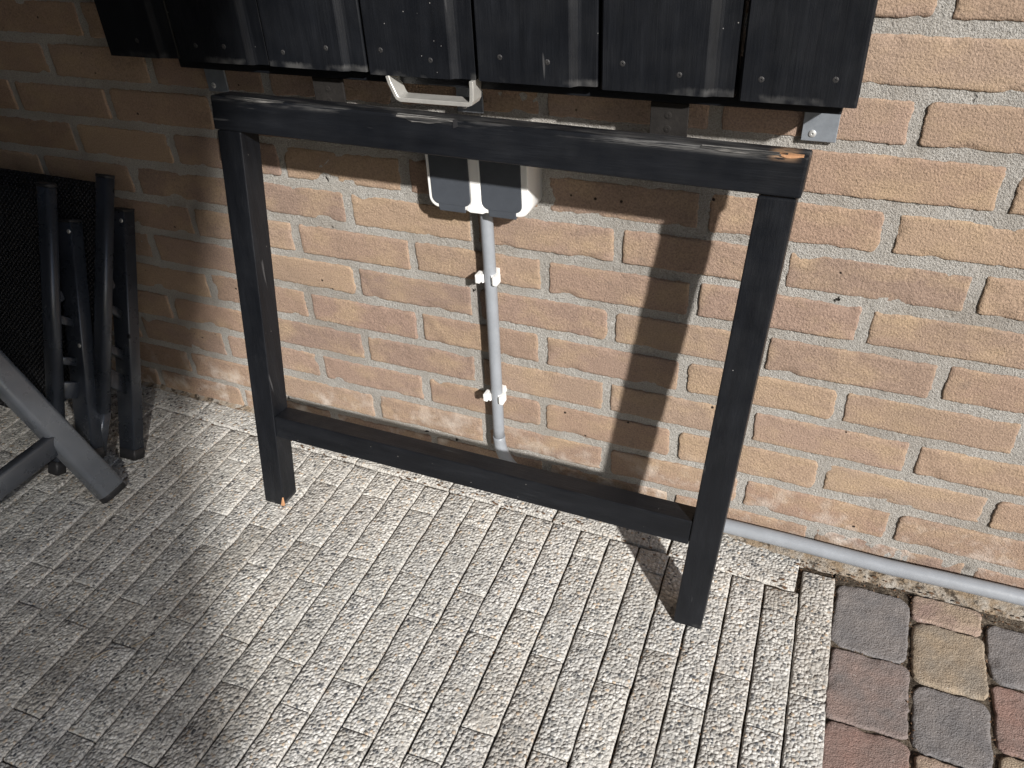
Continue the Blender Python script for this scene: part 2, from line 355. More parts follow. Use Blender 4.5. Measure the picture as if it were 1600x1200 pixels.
# rounded slab used for bricks, pavers and cobbles: face in the XY plane of the piece, z is 'out'
def slab(L, W, depth, nx, ny, seed, rnd, wav, rough, corner=.0, wear=.0):
    verts = []; faces = []
    xs = [-1+2*i/nx for i in range(nx+1)]; ys = [-1+2*j/ny for j in range(ny+1)]
    # pack lines near the borders for a crisp rounded arris
    def pack(t, half): 
        s = abs(t); k = 1-(1-s)**1.0
        return math.copysign(half*k, t)
    def lines(n, half):
        ins = [rnd*.0, rnd*.35, rnd]; a = [-half+q for q in ins]; mid = [-half+rnd+(2*half-2*rnd)*i/(n) for i in range(1, n)]
        return a+mid+[half-q for q in ins[::-1]]
    X = lines(nx, L/2); Y = lines(ny, W/2); NX = len(X); NY = len(Y)
    for j, y in enumerate(Y):
        for i, x in enumerate(X):
            px, py = x, y
            # rounded plan corners
            if corner:
                ex = max(0, abs(x)-(L/2-corner)); ey = max(0, abs(y)-(W/2-corner))
                d = math.hypot(ex, ey)
                if ex > 0 and ey > 0 and d > 0:
                    m = max(ex, ey); f = m/d
                    px = math.copysign(L/2-corner+ex*f, x); py = math.copysign(W/2-corner+ey*f, y)
            fx = abs(x)/(L/2); fy = abs(y)/(W/2)
            wx = wav*(.7*sn(py*40, seed*3.1, 1.7)+.5*sn(py*130, seed*2.3, math.copysign(4, x))+.45*sn(py*330, seed*4.3, math.copysign(6, x)))*max(0, fx*4-3)
            wy = wav*(.55*sn(px*24, seed*5.3, math.copysign(9, y))+.5*sn(px*110, seed*1.9, math.copysign(3, y))+.45*sn(px*300, seed*2.9, math.copysign(5, y)))*max(0, fy*4-3)
            e = min(L/2-abs(x), W/2-abs(y))
            t = min(1, e/rnd); drop = rnd*(1-math.sqrt(max(0, 1-(1-t)**2)))
            if wear: drop += wear*max(0, sn(px*30, py*30, seed*7.7)-.15)*max(0, 1-e/(rnd*5))
            z = -drop + rough*(sn(px*55, py*55, seed)+.5*sn(px*160, py*160, seed+5))
            verts.append((px+wx, py+wy, z))
    for j in range(NY-1):
        for i in range(NX-1):
            a = j*NX+i; faces.append((a, a+1, a+NX+1, a+NX))
    ring = [i for i in range(NX)]+[j*NX+NX-1 for j in range(1, NY)]+[(NY-1)*NX+i for i in range(NX-2, -1, -1)]+[j*NX for j in range(NY-2, 0, -1)]
    base = len(verts)
    for k in ring: v = verts[k]; verts.append((v[0], v[1], -depth))
    n = len(ring)
    for k in range(n): faces.append((ring[k], base+k, base+(k+1) % n, ring[(k+1) % n]))
    return verts, faces

# ------------------------------------------------------------------ brick wall (front plane y = 0, wall body behind)
H = 0.0625; PITCH = 0.2117; BL = 0.1985; BH = 0.0492
wall = empty('brick_wall', (0, 0, -.06))
tag(wall, 'tan brick wall in running bond with rough grey mortar joints', 'wall')
bmeshes = []
for s in range(14):
    v, f = slab(BL, BH, .014, 48, 14, s+1, .0021 if s % 3 else .0034, .0024, .00040, corner=.003+.004*(s % 4 == 0), wear=.007)
    # local x = along wall, local y -> world z, local z(out) -> world -y
    v = [(x, -z, y) for x, y, z in v]
    bmeshes.append(mesh_from('brick', v, f, M['brick'], True))
FZ = -0.05
far_v, far_f = [], []
cnt = 0
OFF = {0: .050, 2: .051, 4: .049, 6: .047, 8: .043, 10: .039, 12: .043, 1: .152, 3: .153, 5: .154, 7: .147, 9: .143, 11: .145}
for k in range(-9, 13):                                     # course k lies between bed joints k-1 and k (counted down)
    zc = (11-k+.5)*H
    x0 = OFF.get(k, .05 if k % 2 == 0 else .153)
    for i in range(-14, 8):
        xc = x0 + PITCH*(i+.5) + R.uniform(-.0015, .0015)
        dz = R.uniform(-.0012, .0012); dy = R.uniform(-.0012, .0012)
        me = bmeshes[R.randrange(14)]
        near = (k >= 0 and -1.62 < xc < .62)
        if near:
            b = link('brick', me, wall, (xc, dy, zc+dz+.06)); b.rotation_euler = (R.uniform(-.006, .006), R.uniform(-.004, .004), R.uniform(-.004, .004))
            b.scale = (1+R.uniform(-.012, .006), 1, 1+R.uniform(-.05, .03)); cnt += 1
        else:
            o = len(far_v)
            for x_, z_ in ((-1, -1), (1, -1), (1, 1), (-1, 1)): far_v.append((xc+x_*BL/2, 0, zc+z_*BH/2))
            for x_, z_ in ((-1, -1), (1, -1), (1, 1), (-1, 1)): far_v.append((xc+x_*BL/2, .012, zc+z_*BH/2))
            far_f += [tuple(o+q for q in f) for f in ((0, 1, 2, 3), (4, 5, 1, 0), (5, 6, 2, 1), (6, 7, 3, 2), (7, 4, 0, 3))]
ob = place('outlying_bricks', mesh_from('outlying_bricks', far_v, far_f, M['brick']), wall, (0, 0, -.06)); tag(ob, kind='stuff')
# mortar bed: a rough recessed sheet with thickness behind the brick faces
def mortar():
    xs = [-3.0]+[-1.75+.006*i for i in range(int((.75+1.75)/.006)+1)]+[1.8]
    zs = [-.09+.006*i for i in range(int((.86+.09)/.006)+1)]+[1.33]
    V = []; F = []
    for z in zs:
        for x in xs:
            V.append((x, .0022+.0011*sn(x*9, 3, z*9)+.0011*sn(x*60, 7, z*60)+.0009*sn(x*210, 1, z*210), z))
    n = len(xs)
    for j in range(len(zs)-1):
        for i in range(n-1): a = j*n+i; F.append((a, a+1, a+n+1, a+n))
    o = len(V)
    for x, z in ((-3, -.09), (1.8, -.09), (1.8, 1.33), (-3, 1.33)): V.append((x, .1, z))
    F += [(o+3, o+2, o+1, o)]
    return mesh_from('mortar', V, F, M['mortar'], True)
place('mortar', mortar(), wall, (0, 0, -.06))

# ------------------------------------------------------------------ ground and paving
gm = mesh_from('ground', [(-40, -40, FZ-.0062), (40, -40, FZ-.0062), (40, 12, FZ-.0062), (-40, 12, FZ-.0062)], [(0, 1, 2, 3)], M['soil'])
tag(link('ground', gm), kind='structure')
pav = empty('gravel_paving', (0, 0, FZ)); tag(pav, kind='structure')
TA = math.tan(-.0402); CP = .0475
pcache = {}
def paver_mesh(L, var):
    key = (round(L, 3), var)
    if key not in pcache:
        v, f = slab(CP-.0025, L, .03, 4, max(4, int(L/.012)), R.randrange(1, 999), .0022, .0011, .0008, corner=.002, wear=.005)
        pcache[key] = mesh_from('concrete_paver', v, f, M['paver'], True)
    return pcache[key]
def y_row(x): return -.058-.027*(x+1.107)
npv = 0; extra = []
def put_paver(xc, yc, L, rz):
    global npv
    me = paver_mesh(L, R.randrange(5) if L > .12 else R.randrange(3))
    o = link('concrete_paver', me, pav, (xc, yc, R.uniform(-.0007, .0007))); npv += 1
    o.rotation_euler = (R.uniform(-.003, .003), R.uniform(-.014, .014), rz+R.uniform(-.005, .005))
for j in range(-38, 0):
    xl = .087+CP*(j+.5)
    even = (j % 2 == 0)
    ys = [ (-.133 if even else -.262) - .191*n for n in range(0, 6)]
    x_at = lambda y: xl+TA*y
    top = y_row(x_at(-.07))-.003
    if j == -1: top = -.046
    cuts = [top]+[y+R.uniform(-.004, .004) for y in ys]
    for a, b in zip(cuts[:-1], cuts[1:]):
        if a < -.95: break
        if (a+b)/2 < -.75 and j < -26: continue
        L = round((a-b-.0004)/.002)*.002
        put_paver(x_at((a+b)/2), (a+b)/2, L, .0402)
x = .0365                                                    # the row laid along the wall
while x > -1.85:
    L = .186; xc = x-L/2; yr = y_row(xc); w = (-.006-yr)
    me = paver_mesh(.186, R.randrange(5)); o = link('concrete_paver', me, pav, (xc, yr/2-.003, R.uniform(-.001, .002)))
    o.rotation_euler = (0, R.uniform(-.006, .006), math.pi/2-.012); o.scale = (w/(CP-.0026), 1, 1)
    x -= .1895

cob = empty('cobble_paving', (0, 0, FZ)); tag(cob, kind='structure')
cobm = {}
def cobble(x0, x1, y0, y1, mk, seed):
    W = x1-x0-.0038; L = y0-y1-.0038
    v, f = slab(W, L, .03, 30, 30, seed, .0026, .0030, .0007, corner=.0085+.004*(seed % 3), wear=.009)
    o = link('cobble', mesh_from('cobble', v, f, M[mk], True), cob, ((x0+x1)/2, (y0+y1)/2, R.uniform(-.001, .0015)))
    o.rotation_euler = (R.uniform(-.01, .01), R.uniform(-.01, .01), R.uniform(-.02, .02))
XC = [.091, .191, .283, .376, .47, .565, .66, .755]
fixed = {0: [(-.048, -.166, 'cob_grey'), (-.166, -.278, 'cob_mix'), (-.278, -.385, 'cob_red'), (-.385, -.49, 'cob_grey')],
         1: [(-.036, -.084, 'cob_pink'), (-.084, -.187, 'cob_tan'), (-.187, -.288, 'cob_grey'), (-.288, -.39, 'cob_pink'), (-.39, -.49, 'cob_mix')],
         2: [(-.052, -.153, 'cob_grey'), (-.153, -.252, 'cob_red'), (-.252, -.35, 'cob_tan'), (-.35, -.45, 'cob_grey')]}
kinds = ['cob_grey', 'cob_mix', 'cob_red', 'cob_tan', 'cob_pink']
sd_ = 11
for ci in range(7):
    rows = fixed.get(ci)
    if not rows:
        y = -.04-.05*(ci % 2); rows = []
        while y > -.5: h = R.uniform(.095, .108); rows.append((y, y-h, R.choice(kinds))); y -= h
    for (y0, y1, mk) in rows:
        sh = -.04*((y0+y1)/2)*.6 - .004
        cobble(XC[ci]+sh, XC[ci+1]+sh, y0, y1, mk, sd_); sd_ += 1
sm = []
sf_ = []
nx_, ny_ = 110, 70
for j_ in range(ny_+1):
    for i_ in range(nx_+1):
        x_ = .088+.012*(j_/ny_)+.66*i_/nx_; y_ = -.03-.46*j_/ny_
        sm.append((x_, y_, FZ-.0042+.0016*sn(x_*70, y_*70, 3)+.001*sn(x_*200, y_*200, 8)))
for j_ in range(ny_):
    for i_ in range(nx_): a_ = j_*(nx_+1)+i_; sf_.append((a_, a_+nx_+1, a_+nx_+2, a_+1))
so_ = link('jointing_sand', mesh_from('jointing_sand', sm, sf_, M['sand'], True)); tag(so_, kind='structure')
# mortar fillet and grit along the foot of the wall
def fillet():
    V = []; F = []; n = 0
    xs = [-1.7+.008*i for i in range(int(2.5/.008))]
    prof = [(0.004, .016), (-.006, .008), (-.016, .004), (-.026, .001), (-.036, -.007)]
    for x in xs:
        t = 1.0 if x > -.02 else max(.35, 1+ (x+.02)*6)
        for (y, z) in prof:
            V.append((x, y*(t)+.004*sn(x*30, y*50, 2)*t, FZ+z*t+.004*sn(x*45, y*80, 5)*t+.002*sn(x*160, y*200, 5)))
    m = len(prof)
    for i in range(len(xs)-1):
        for j in range(m-1): a = i*m+j; F.append((a, a+1, a+m+1, a+m))
    return mesh_from('mortar_fillet', V, F, M['dirty'], True)
fo = link('mortar_fillet', fillet()); tag(fo, kind='structure')

# ------------------------------------------------------------------ wall-mounted folding table
table = empty('folding_wall_table', (-.51, -.06, FZ))
tag(table, 'black slatted fold-down table hanging on the brick wall with its leg frame below', 'table')
# boards: one cross-section, rebated on the right with a sloping cove and a thin lip
def board(x0, x1, lip, ztop, zbot, yj=0.0):
    F_ = -.086+yj; Bk = -.0645
    if lip:
        e = x1-.0035
        sec = [(x0, Bk), (x0, F_+.0022), (x0+.0022, F_), (e-.0305, F_), (e-.0285, F_+.0008), (e-.0250, F_+.0028), (e-.0215, F_+.0046), (e-.0180, F_+.0054), (e-.0012, F_+.0056), (e, F_+.0072), (e, Bk)]
    else:
        sec = [(x0, Bk), (x0, F_+.0022), (x0+.0022, F_), (x1-.0022, F_), (x1, F_+.0022), (x1, Bk)]
    bm = bmesh.new(); rings = []
    nz = 14; n = len(sec)
    for k in range(nz+1):
        z = zbot+(ztop-zbot)*(k/nz)**1.8; ring = []
        for (x, y) in sec:
            zz = z+(.0012*sn(x*60, 2, yj*900)+.0006*sn(x*300, 4, 1) if k == 0 else 0)
            ring.append(bm.verts.new((x+.0006*sn(z*9, x*3, 2), y+.0005*sn(z*7, x*20, 9), zz)))
        rings.append(ring)
    for k in range(nz):
        for i in range(n-1): bm.faces.new((rings[k][i], rings[k][i+1], rings[k+1][i+1], rings[k+1][i]))
        bm.faces.new((rings[k][n-1], rings[k][0], rings[k+1][0], rings[k+1][n-1]))
    bm.faces.new(rings[0]); bm.faces.new(rings[-1][::-1])
    bmesh.ops.recalc_face_normals(bm, faces=bm.faces)
    me = bm_mesh('board', bm, M['wz'])
    return place('board', me, table, ((x0+x1)/2, -.06, zbot))
edges = [-0.9824, -0.8604, -0.7128, -0.5662, -0.4196, -0.2730, -0.1254, -0.0103]
ZB = .6311; ZT = 1.28
for i in range(7):
    a, b = edges[i], edges[i+1]
    yj = [0.0, .0012, -.0006, .0008, -.0010, .0004, -.0022][i]
    bo = board(a+(.0018 if i else 0), b, i < 6, ZT+R.uniform(-.002, .002), ZB+[.001, .0, .0006, -.0004, .0008, .0, -.001][i], yj)
    w = b-a
    for fx in (.2, .6) if i not in (0, 6) else ((.45,) if i == 0 else (.23, .8)):
        dome('screw', (a+w*(fx+R.uniform(-.05, .05)), -.0856+yj, ZB+.024+R.uniform(-.005, .005)), (0, -1, 0), .0033, .0008, M['screw'], bo, slot=True)
bt = boxpart('batten', (-.883, -.0232, -.0640, -.010, .6159, .655), M['wx'], table, .002)
boxpart('batten', (-.883, -.0232, -.0640, -.010, 1.21, 1.25), M['wx'], table, .002)
# wall brackets: bent galvanised plates screwed to the wall, hooked up behind the batten
for (x0, x1, sx, hx) in ((-.0625, -.0255, -.051, -.0318), (-.897, -.861, -.886, -.868), (-.489, -.452, -.478, -.459)):
    me = bm_mesh('wall_bracket', hexa(box8(x0, x1, -.0065, -.0035, .5685, .650), .0006, 1), M['zinc'])
    br = place('wall_bracket', me, table, ((x0+x1)/2, -.005, .5685))
    dome('screw', (sx, -.0066, .577), (0, -1, 0), .0042, .0018, M['rivet'], br, slot=True)
    dome('screw_hole', (hx, -.0063, .5775), (0, -1, 0), .0019, .0002, M['rubber'], br)
# leg frame, racked a little to the right at the top and leaning to the wall
def FP(x, s, w):
    """x: along the wall at the feet, s: height above the paving, w: depth behind the front face"""
    t = s/.6
    return Vector((x+.0262*t, -.2065+.0785*t+.99*w, FZ+.0005+s-.129*w*(1 if s > 0.02 else 0)))
def frame_part(name, x0, x1, s0, s1, w0, w1, mat, bevel=.0022):
    c = [FP(x0, s0, w0), FP(x1, s0, w0), FP(x1, s0, w1), FP(x0, s0, w1), FP(x0, s1, w0), FP(x1, s1, w0), FP(x1, s1, w1), FP(x0, s1, w1)]
    bm = hexa(c, bevel, 3); me = bm_mesh(name, bm, mat)
    return place(name, me, table, FP(x0, s1 if name == 'top_rail' else s0, w0))
LW = .0385; LD = .037
XL, XR = -.812, -.0745
leg_l = frame_part('leg', XL, XL+LW, 0, .6070, 0, LD, M['wz'])
leg_r = frame_part('leg', XR-LW, XR, 0, .5975, 0, LD, M['wz'])
rc = [FP(XL-.004, .6075, -.0006), FP(XR+.0035, .5985, -.0006), FP(XR+.0035, .5985, LD+.0015), FP(XL-.004, .6075, LD+.0015),
      FP(XL-.004, .6505, -.0006), FP(XR+.0035, .6405, -.0006), FP(XR+.0035, .6405, LD+.0015), FP(XL-.004, .6505, LD+.0015)]
rail_top = place('top_rail', bm_mesh('top_rail', hexa(rc, .003, 3), M['rail']), table, FP(XL-.004, .6505, 0))
def rs(x): return .6505-.010*(x-XL)/(XR-XL)
str_ = frame_part('stretcher', XL+LW+.0006, XR-LW-.0006, .1365, .1745, .0012, LD-.001, M['wx'])
# orange splinter at the foot of the left leg
e0 = FP(XL+LW, .001, 0); e1 = FP(XL+LW, .018, 0)
sp = mesh_from('bare_splinter', [e0+Vector((-.0055, -.0006, 0)), e0+Vector((.0008, -.0008, 0)), e0+Vector((.0008, .003, 0)), e1+Vector((-.0010, -.0006, 0)), e1+Vector((.0004, .0008, 0)), e0+Vector((-.005, .002, 0))],
               [(0, 1, 3), (1, 2, 4), (1, 4, 3), (0, 3, 5), (5, 3, 4), (5, 4, 2), (0, 5, 2, 1)], M['rawwood'])
place('bare_splinter', sp, leg_l, e0)
# splits and torn fibres on the top rail
def splinter(x0, x1, drop, lift, mat):
    n = 14; V = []; F = []
    for i in range(n+1):
        t = i/n; x = x0+(x1-x0)*t
        d = drop*(.35+.65*math.sin(math.pi*min(1, t*1.1)))*(1+.25*sn(x*90, 1, 1))
        p0 = FP(x, rs(x), .004)+Vector((0, 0, .0008)); p1 = FP(x, rs(x), -.0012); p2 = FP(x, rs(x)-d, -.0012-lift*math.sin(math.pi*t)); p3 = FP(x, rs(x)-d-.0008, .001)
        V += [p0, p1, p2, p3]
    for i in range(n):
        for j in range(3): a = i*4+j; F.append((a, a+1, a+5, a+4))
    return place('torn_edge', mesh_from('torn_edge', V, F, mat), rail_top, FP(x0, .6455, 0))
splinter(-.538, -.462, .0065, .0006, M['splinter'])
splinter(-.79, -.70, .003, .0003, M['splinter'])
splinter(-.178, -.092, .0035, .0003, M['splinter'])
splinter(-.100, -.0765, .0030, .0003, M['rawwood'])
crack = mesh_from('crack', [FP(-.463, rs(-.46)+.0007, -.0016), FP(-.4575, rs(-.46)+.0007, -.0016), FP(-.456, rs(-.46)-.0065, -.0018), FP(-.4625, rs(-.46)-.009, -.0018), FP(-.463, rs(-.46)+.0007, .006), FP(-.4575, rs(-.46)+.0007, .006)], [(0, 1, 2, 3), (0, 4, 5, 1)], M['rubber'])
place('crack', crack, rail_top, FP(-.463, rs(-.46)+.0007, 0))
# hinge straps between tabletop and leg frame
for (x0, x1) in ((-.2218, -.1793), (-.6715, -.6250)):
    me = bm_mesh('hinge_strap', hexa(box8(x0, x1, -.0565, -.0530, .548, .614), .0005, 1), M['strap'])
    hs = place('hinge_strap', me, table, ((x0+x1)/2, -.052, .548))
    boxpart('hinge_foot', (x0, x1, -.0885, -.0570, .548, .5515), M['strap'], hs, .0004, 1)
    for dz in (.585, .600): dome('screw', ((x0+x1)/2-.001, -.0566, dz), (0, -1, 0), .0042, .0006, M['strap'], hs, slot=True)
# pull handle: a flat aluminium strip bent to a U under the boards
hp = [(-0.5388, -.0745, 0.6301), (-0.5368, -.0745, 0.6221), (-0.5304, -.0745, 0.6078), (-0.5285, -.0745, 0.6047), (-0.5250, -.0745, 0.6029), (-0.4822, -.0745, 0.6029), (-0.4335, -.0745, 0.6032), (-0.4302, -.0745, 0.6044), (-0.4283, -.0745, 0.6078), (-0.4271, -.0745, 0.6221), (-0.4271, -.0745, 0.6301)]
hb = sweep(hp, [(-.0115, -.0026), (.0115, -.0026), (.0115, .0026), (-.0115, .0026)], (0, 1, 0))
bmesh.ops.bevel(hb, geom=[e for e in hb.edges if not e.is_boundary and e.calc_face_angle(0) > .9], offset=.0006, segments=1, affect='EDGES')
for f_ in hb.faces: f_.smooth = False
place('handle', bm_mesh('handle', hb, M['handle']), table, hp[5])

# ------------------------------------------------------------------ socket
sock = empty('power_socket', (-.449, 0, .451))
tag(sock, 'white double outdoor power socket with two anthracite flap lids under the black rail', 'socket')
def roundbox(name, x0, x1, z0, z1, yf, yb, r, mat, parent, taper=.0, be=.003):
    bm = bmesh.new(); pr = roundrect(x1-x0, z1-z0, r, 6); cx, cz = (x0+x1)/2, (z0+z1)/2; rings = []
    for (y, ins) in ((yb, -taper), (yf+be, 0), (yf+be*.3, be*.35), (yf, be)):
        rings.append([bm.verts.new((cx+u*(1-2*ins/(x1-x0)), y, cz+v*(1-2*ins/(z1-z0)))) for u, v in pr])
    n = len(pr)
    for i in range(len(rings)-1):
        for j in range(n): bm.faces.new((rings[i][j], rings[i][(j+1) % n], rings[i+1][(j+1) % n], rings[i+1][j]))
    bm.faces.new(rings[0]); bm.faces.new(rings[-1]); bmesh.ops.recalc_face_normals(bm, faces=bm.faces)
    me = bm_mesh(name, bm, mat)
    for p in me.polygons: p.use_smooth = len(p.vertices) == 4
    return place(name, me, parent, (cx, yb, z0))
roundbox('housing', -.5215, -.3765, .4510, .541, -.0475, .003, .014, M['white'], sock, .0, .0018)
for (a, b) in ((-.5160, -.4590), (-.4425, -.3855)):
    fl = roundbox('flap_lid', a, b, .4570, .535, -.0488, -.0460, .0100, M['flap'], sock, .0, .0008)
    me = bm_mesh('grip_lip', hexa([(a+.0085, -.0482, .4470), (b-.0085, -.0482, .4470), (b-.0115, -.026, .4485), (a+.0115, -.026, .4485), (a+.0080, -.0486, .4615), (b-.0080, -.0486, .4615), (b-.010, -.026, .4615), (a+.010, -.026, .4615)], .0022, 3), M['flap'])
    place('grip_lip', me, fl, ((a+b)/2, -.045, .4470))
def web():
    # white web between the lids, flaring out at its foot
    pts = [(-.4570, .537), (-.4570, .468), (-.4588, .4615), (-.4635, .4575), (-.4645, .4530), (-.4600, .4505), (-.4415, .4505), (-.4370, .4530), (-.4380, .4575), (-.4427, .4615), (-.4445, .468), (-.4445, .537)]
    bm = bmesh.new(); A = [bm.verts.new((x, -.0492, z)) for x, z in pts]; B = [bm.verts.new((x, -.044, z)) for x, z in pts]; n = len(pts)
    bm.faces.new(A); bm.faces.new(B[::-1])
    for q in range(n): bm.faces.new((A[q], A[(q+1) % n], B[(q+1) % n], B[q]))
    bmesh.ops.recalc_face_normals(bm, faces=bm.faces); return bm_mesh('divider', bm, M['white'])
place('divider', web(), sock, (-.4507, -.045, .4505))

# ------------------------------------------------------------------ conduit
cond = empty('electrical_conduit', (-.455, -.02, FZ))
tag(cond, 'grey plastic conduit dropping from the socket and bending along the foot of the wall', 'conduit')
vp = [(-.4515+.0014*math.sin((.47-z)*7)-.0035*(.47-z)/.45, -.0195-.001*math.sin(z*9), z) for z in [.47-.0225*i for i in range(20)]]
tube('riser_pipe', vp, circ(.0092, 20), M['pvc'], cond, side=(0, 1, 0))
bx, by, bz = vp[-1]
bend = [(bx, by, bz+.006)]+[(bx+.050*(1-math.cos(a)), by, bz-.0+(-.068+ .0)*math.sin(a)) for a in [math.radians(q) for q in range(0, 91, 9)]]
tube('elbow', bend, circ(.0101, 20), M['pvc'], cond, side=(0, 1, 0))
ex, ey, ez = bend[-1]
hp_ = [(ex-.004, ey, ez)]+[(ex+.07*i, ey+.0012*math.sin(i*1.3), ez+.0012*math.sin(i*.7)+(.002 if i > 8 else .0)) for i in range(1, 30)]
tube('ground_pipe', hp_, circ(.0112, 20), M['pvc'], cond, side=(0, 1, 0))
def clip(z, x):
    cy = -.0195; ro, ri = .0128, .0094; n = 18; a0, a1 = math.radians(-55), math.radians(235)
    pts_o = []; pts_i = []
    for i in range(n+1):
        a = a0+(a1-a0)*i/n
        pts_o.append((x+ro*math.cos(a), cy+ro*math.sin(a))); pts_i.append((x+ri*math.cos(a), cy+ri*math.sin(a)))
    bm = bmesh.new(); h = .0065
    T = [[bm.verts.new((p[0], p[1], z+s*h)) for p in L] for L in (pts_o, pts_i) for s in (-1, 1)]
    ob_, ot, ib, it = T
    for i in range(n):
        bm.faces.new((ob_[i], ob_[i+1], ot[i+1], ot[i])); bm.faces.new((ib[i+1], ib[i], it[i], it[i+1]))
        bm.faces.new((ot[i], ot[i+1], it[i+1], it[i])); bm.faces.new((ob_[i+1], ob_[i], ib[i], ib[i+1]))
    for i in (0, n): bm.faces.new((ob_[i], ot[i], it[i], ib[i]))
    bmesh.ops.recalc_face_normals(bm, faces=bm.faces)
    c = place('pipe_clip', bm_mesh('pipe_clip', bm, M['white']), cond, (x, cy, z))
    boxpart('clip_base', (x-.008, x+.008, -.0085, .004, z-.006, z+.006), M['white'], c, .001)
    for s in (-1, 1):
        xa = x+s*.0098
        me = bm_mesh('clip_jaw', hexa(box8(min(xa, xa+s*.0072), max(xa, xa+s*.0072), -.0335, -.018, z-.0068, z+.0068), .0016, 2), M['white'])
        place('clip_jaw', me, c, (xa, -.026, z))
clip(.3415, -.4524); clip(.131, -.4545)

# ------------------------------------------------------------------ folded garden chairs
def folded_chair(name, label, rail_top_, rail_bot, foot_ext, leg_top, leg_foot, width, black_cap=False, rivets=()):
    rt, rb, lt, lf = (Vector(q) for q in (rail_top_, rail_bot, leg_top, leg_foot))
    c = empty(name, (rb.x-width/2, rb.y, FZ)); tag(c, label, 'chair', 'garden chairs kept at the left by the wall')
    W = Vector((-width, 0, 0)); side = (1, 0, 0)
    rp = roundrect(.029, .020, .008, 5)
    updir = (rt-rb).normalized(); nrm = Vector((1, 0, 0)).cross(updir).normalized()
    if nrm.y > 0: nrm = -nrm
    for off in (Vector((0, 0, 0)), W):
        r = tube('side_rail', [rb+off, rt+off], rp, M['powder'], c, side)
        tube('rail_cap', [rt+off-updir*.001, rt+off+updir*.004], roundrect(.0295, .0205, .008, 5), M['rubber'], r, side)
        fe = Vector(foot_ext)
        e = tube('rail_foot', [rb+off+updir*.004-nrm*.004, fe+off], roundrect(.022, .018, .004, 3), M['powder'], c, side)
        tube('foot_cap', [fe+off+updir*.022, fe+off-updir*.002], roundrect(.024, .020, .004, 3), M['rubber'], e, side)
    sg = -1
    for off in (Vector((0, 0, 0)), W):
        ld = (lt-lf).normalized()
        l = tube('leg', [lf+off+ld*.004, lt+off], roundrect(.037, .024, .0028, 3), M['powder'], c, side)
        tube('leg_cap', [lt+off-ld*.001, lt+off+ld*.0035], roundrect(.0375, .0245, .0028, 3), M['rubber'], l, side)
        tube('foot_cap', [lf+off+ld*.02, lf+off+ld*.0005], roundrect(.0375, .0245, .0028, 3), M['rubber'], l, side)
        ln = Vector((1, 0, 0)).cross(ld).normalized()
        if ln.y > 0: ln = -ln
        for (t, dx, mt) in rivets:
            dome('rivet', lf+off+(lt-lf)*t+Vector((dx, 0, 0))+ln*.011, ln, .0042, .002, M[mt], l)
    # woven panel between the rails, a thin sheet with real thickness and a slight sag
    nx, nz = 16, 10; V = []; F = []
    x0 = -.010; x1 = -width+.010
    for s in (1, -1):
        for j in range(nz+1):
            for i in range(nx+1):
                u = i/nx; t = j/nz
                p = rb+(rt-rb)*(.02+.955*t)+Vector((x0+(x1-x0)*u, 0, 0))-nrm*(.010*math.sin(math.pi*u))+nrm*(.0012*s)
                V.append(p)
    n = nx+1; o = n*(nz+1)
    for j in range(nz):
        for i in range(nx):
            a = j*n+i; F += [(a, a+1, a+n+1, a+n), (o+a+n, o+a+n+1, o+a+1, o+a)]
    for i in range(nx): F += [(i+1, i, o+i, o+i+1), (nz*n+i, nz*n+i+1, o+nz*n+i+1, o+nz*n+i)]
    me = mesh_from('fabric_panel', V, F, M['textile'], True)
    place('fabric_panel', me, c, rb)
    # crossbars and hinge plates joining rails to legs
    for t in (.12, .55):
        a = rb+(rt-rb)*t-nrm*.022
        tube('crossbar', [a+Vector((-.01, 0, 0)), a+W+Vector((.01, 0, 0))], roundrect(.018, .018, .004, 3), M['powder'], c, (0, 0, 1))
    for t, q in ((.17, .30), (.30, .42), (.48, .58)):
        a = rb+(rt-rb)*t; b = lf+(lt-lf)*q
        for off in (Vector((0, 0, 0)), W):
            tube('hinge_plate', [a+off, b+off], roundrect(.014 if t != .17 else .03, .007, .002, 2), M['powder'], c, (0, 0, 1))
    return c
folded_chair('folding_chair', 'folded black mesh garden chair nearest the bricks, behind the other folded chair',
             (-1.106, -.062, .435), (-1.112, -.222, .075), (-1.124, -.252, .000), (-1.128, -.036, .365), (-1.118, -.198, -.049), .46,
             rivets=((.965, .012, 'rivet'), (.52, .017, 'rubber')))
folded_chair('folding_chair', 'folded black mesh garden chair in front of its twin, silver rivets on its leg',
             (-1.1395, -.142, .447), (-1.150, -.284, .075), (-1.155, -.312, .0), (-1.1635, -.112, .372), (-1.121, -.268, .004), .46,
             rivets=((.965, .013, 'rivet'), (.965, -.016, 'rivet'), (.5, .012, 'rivet')))
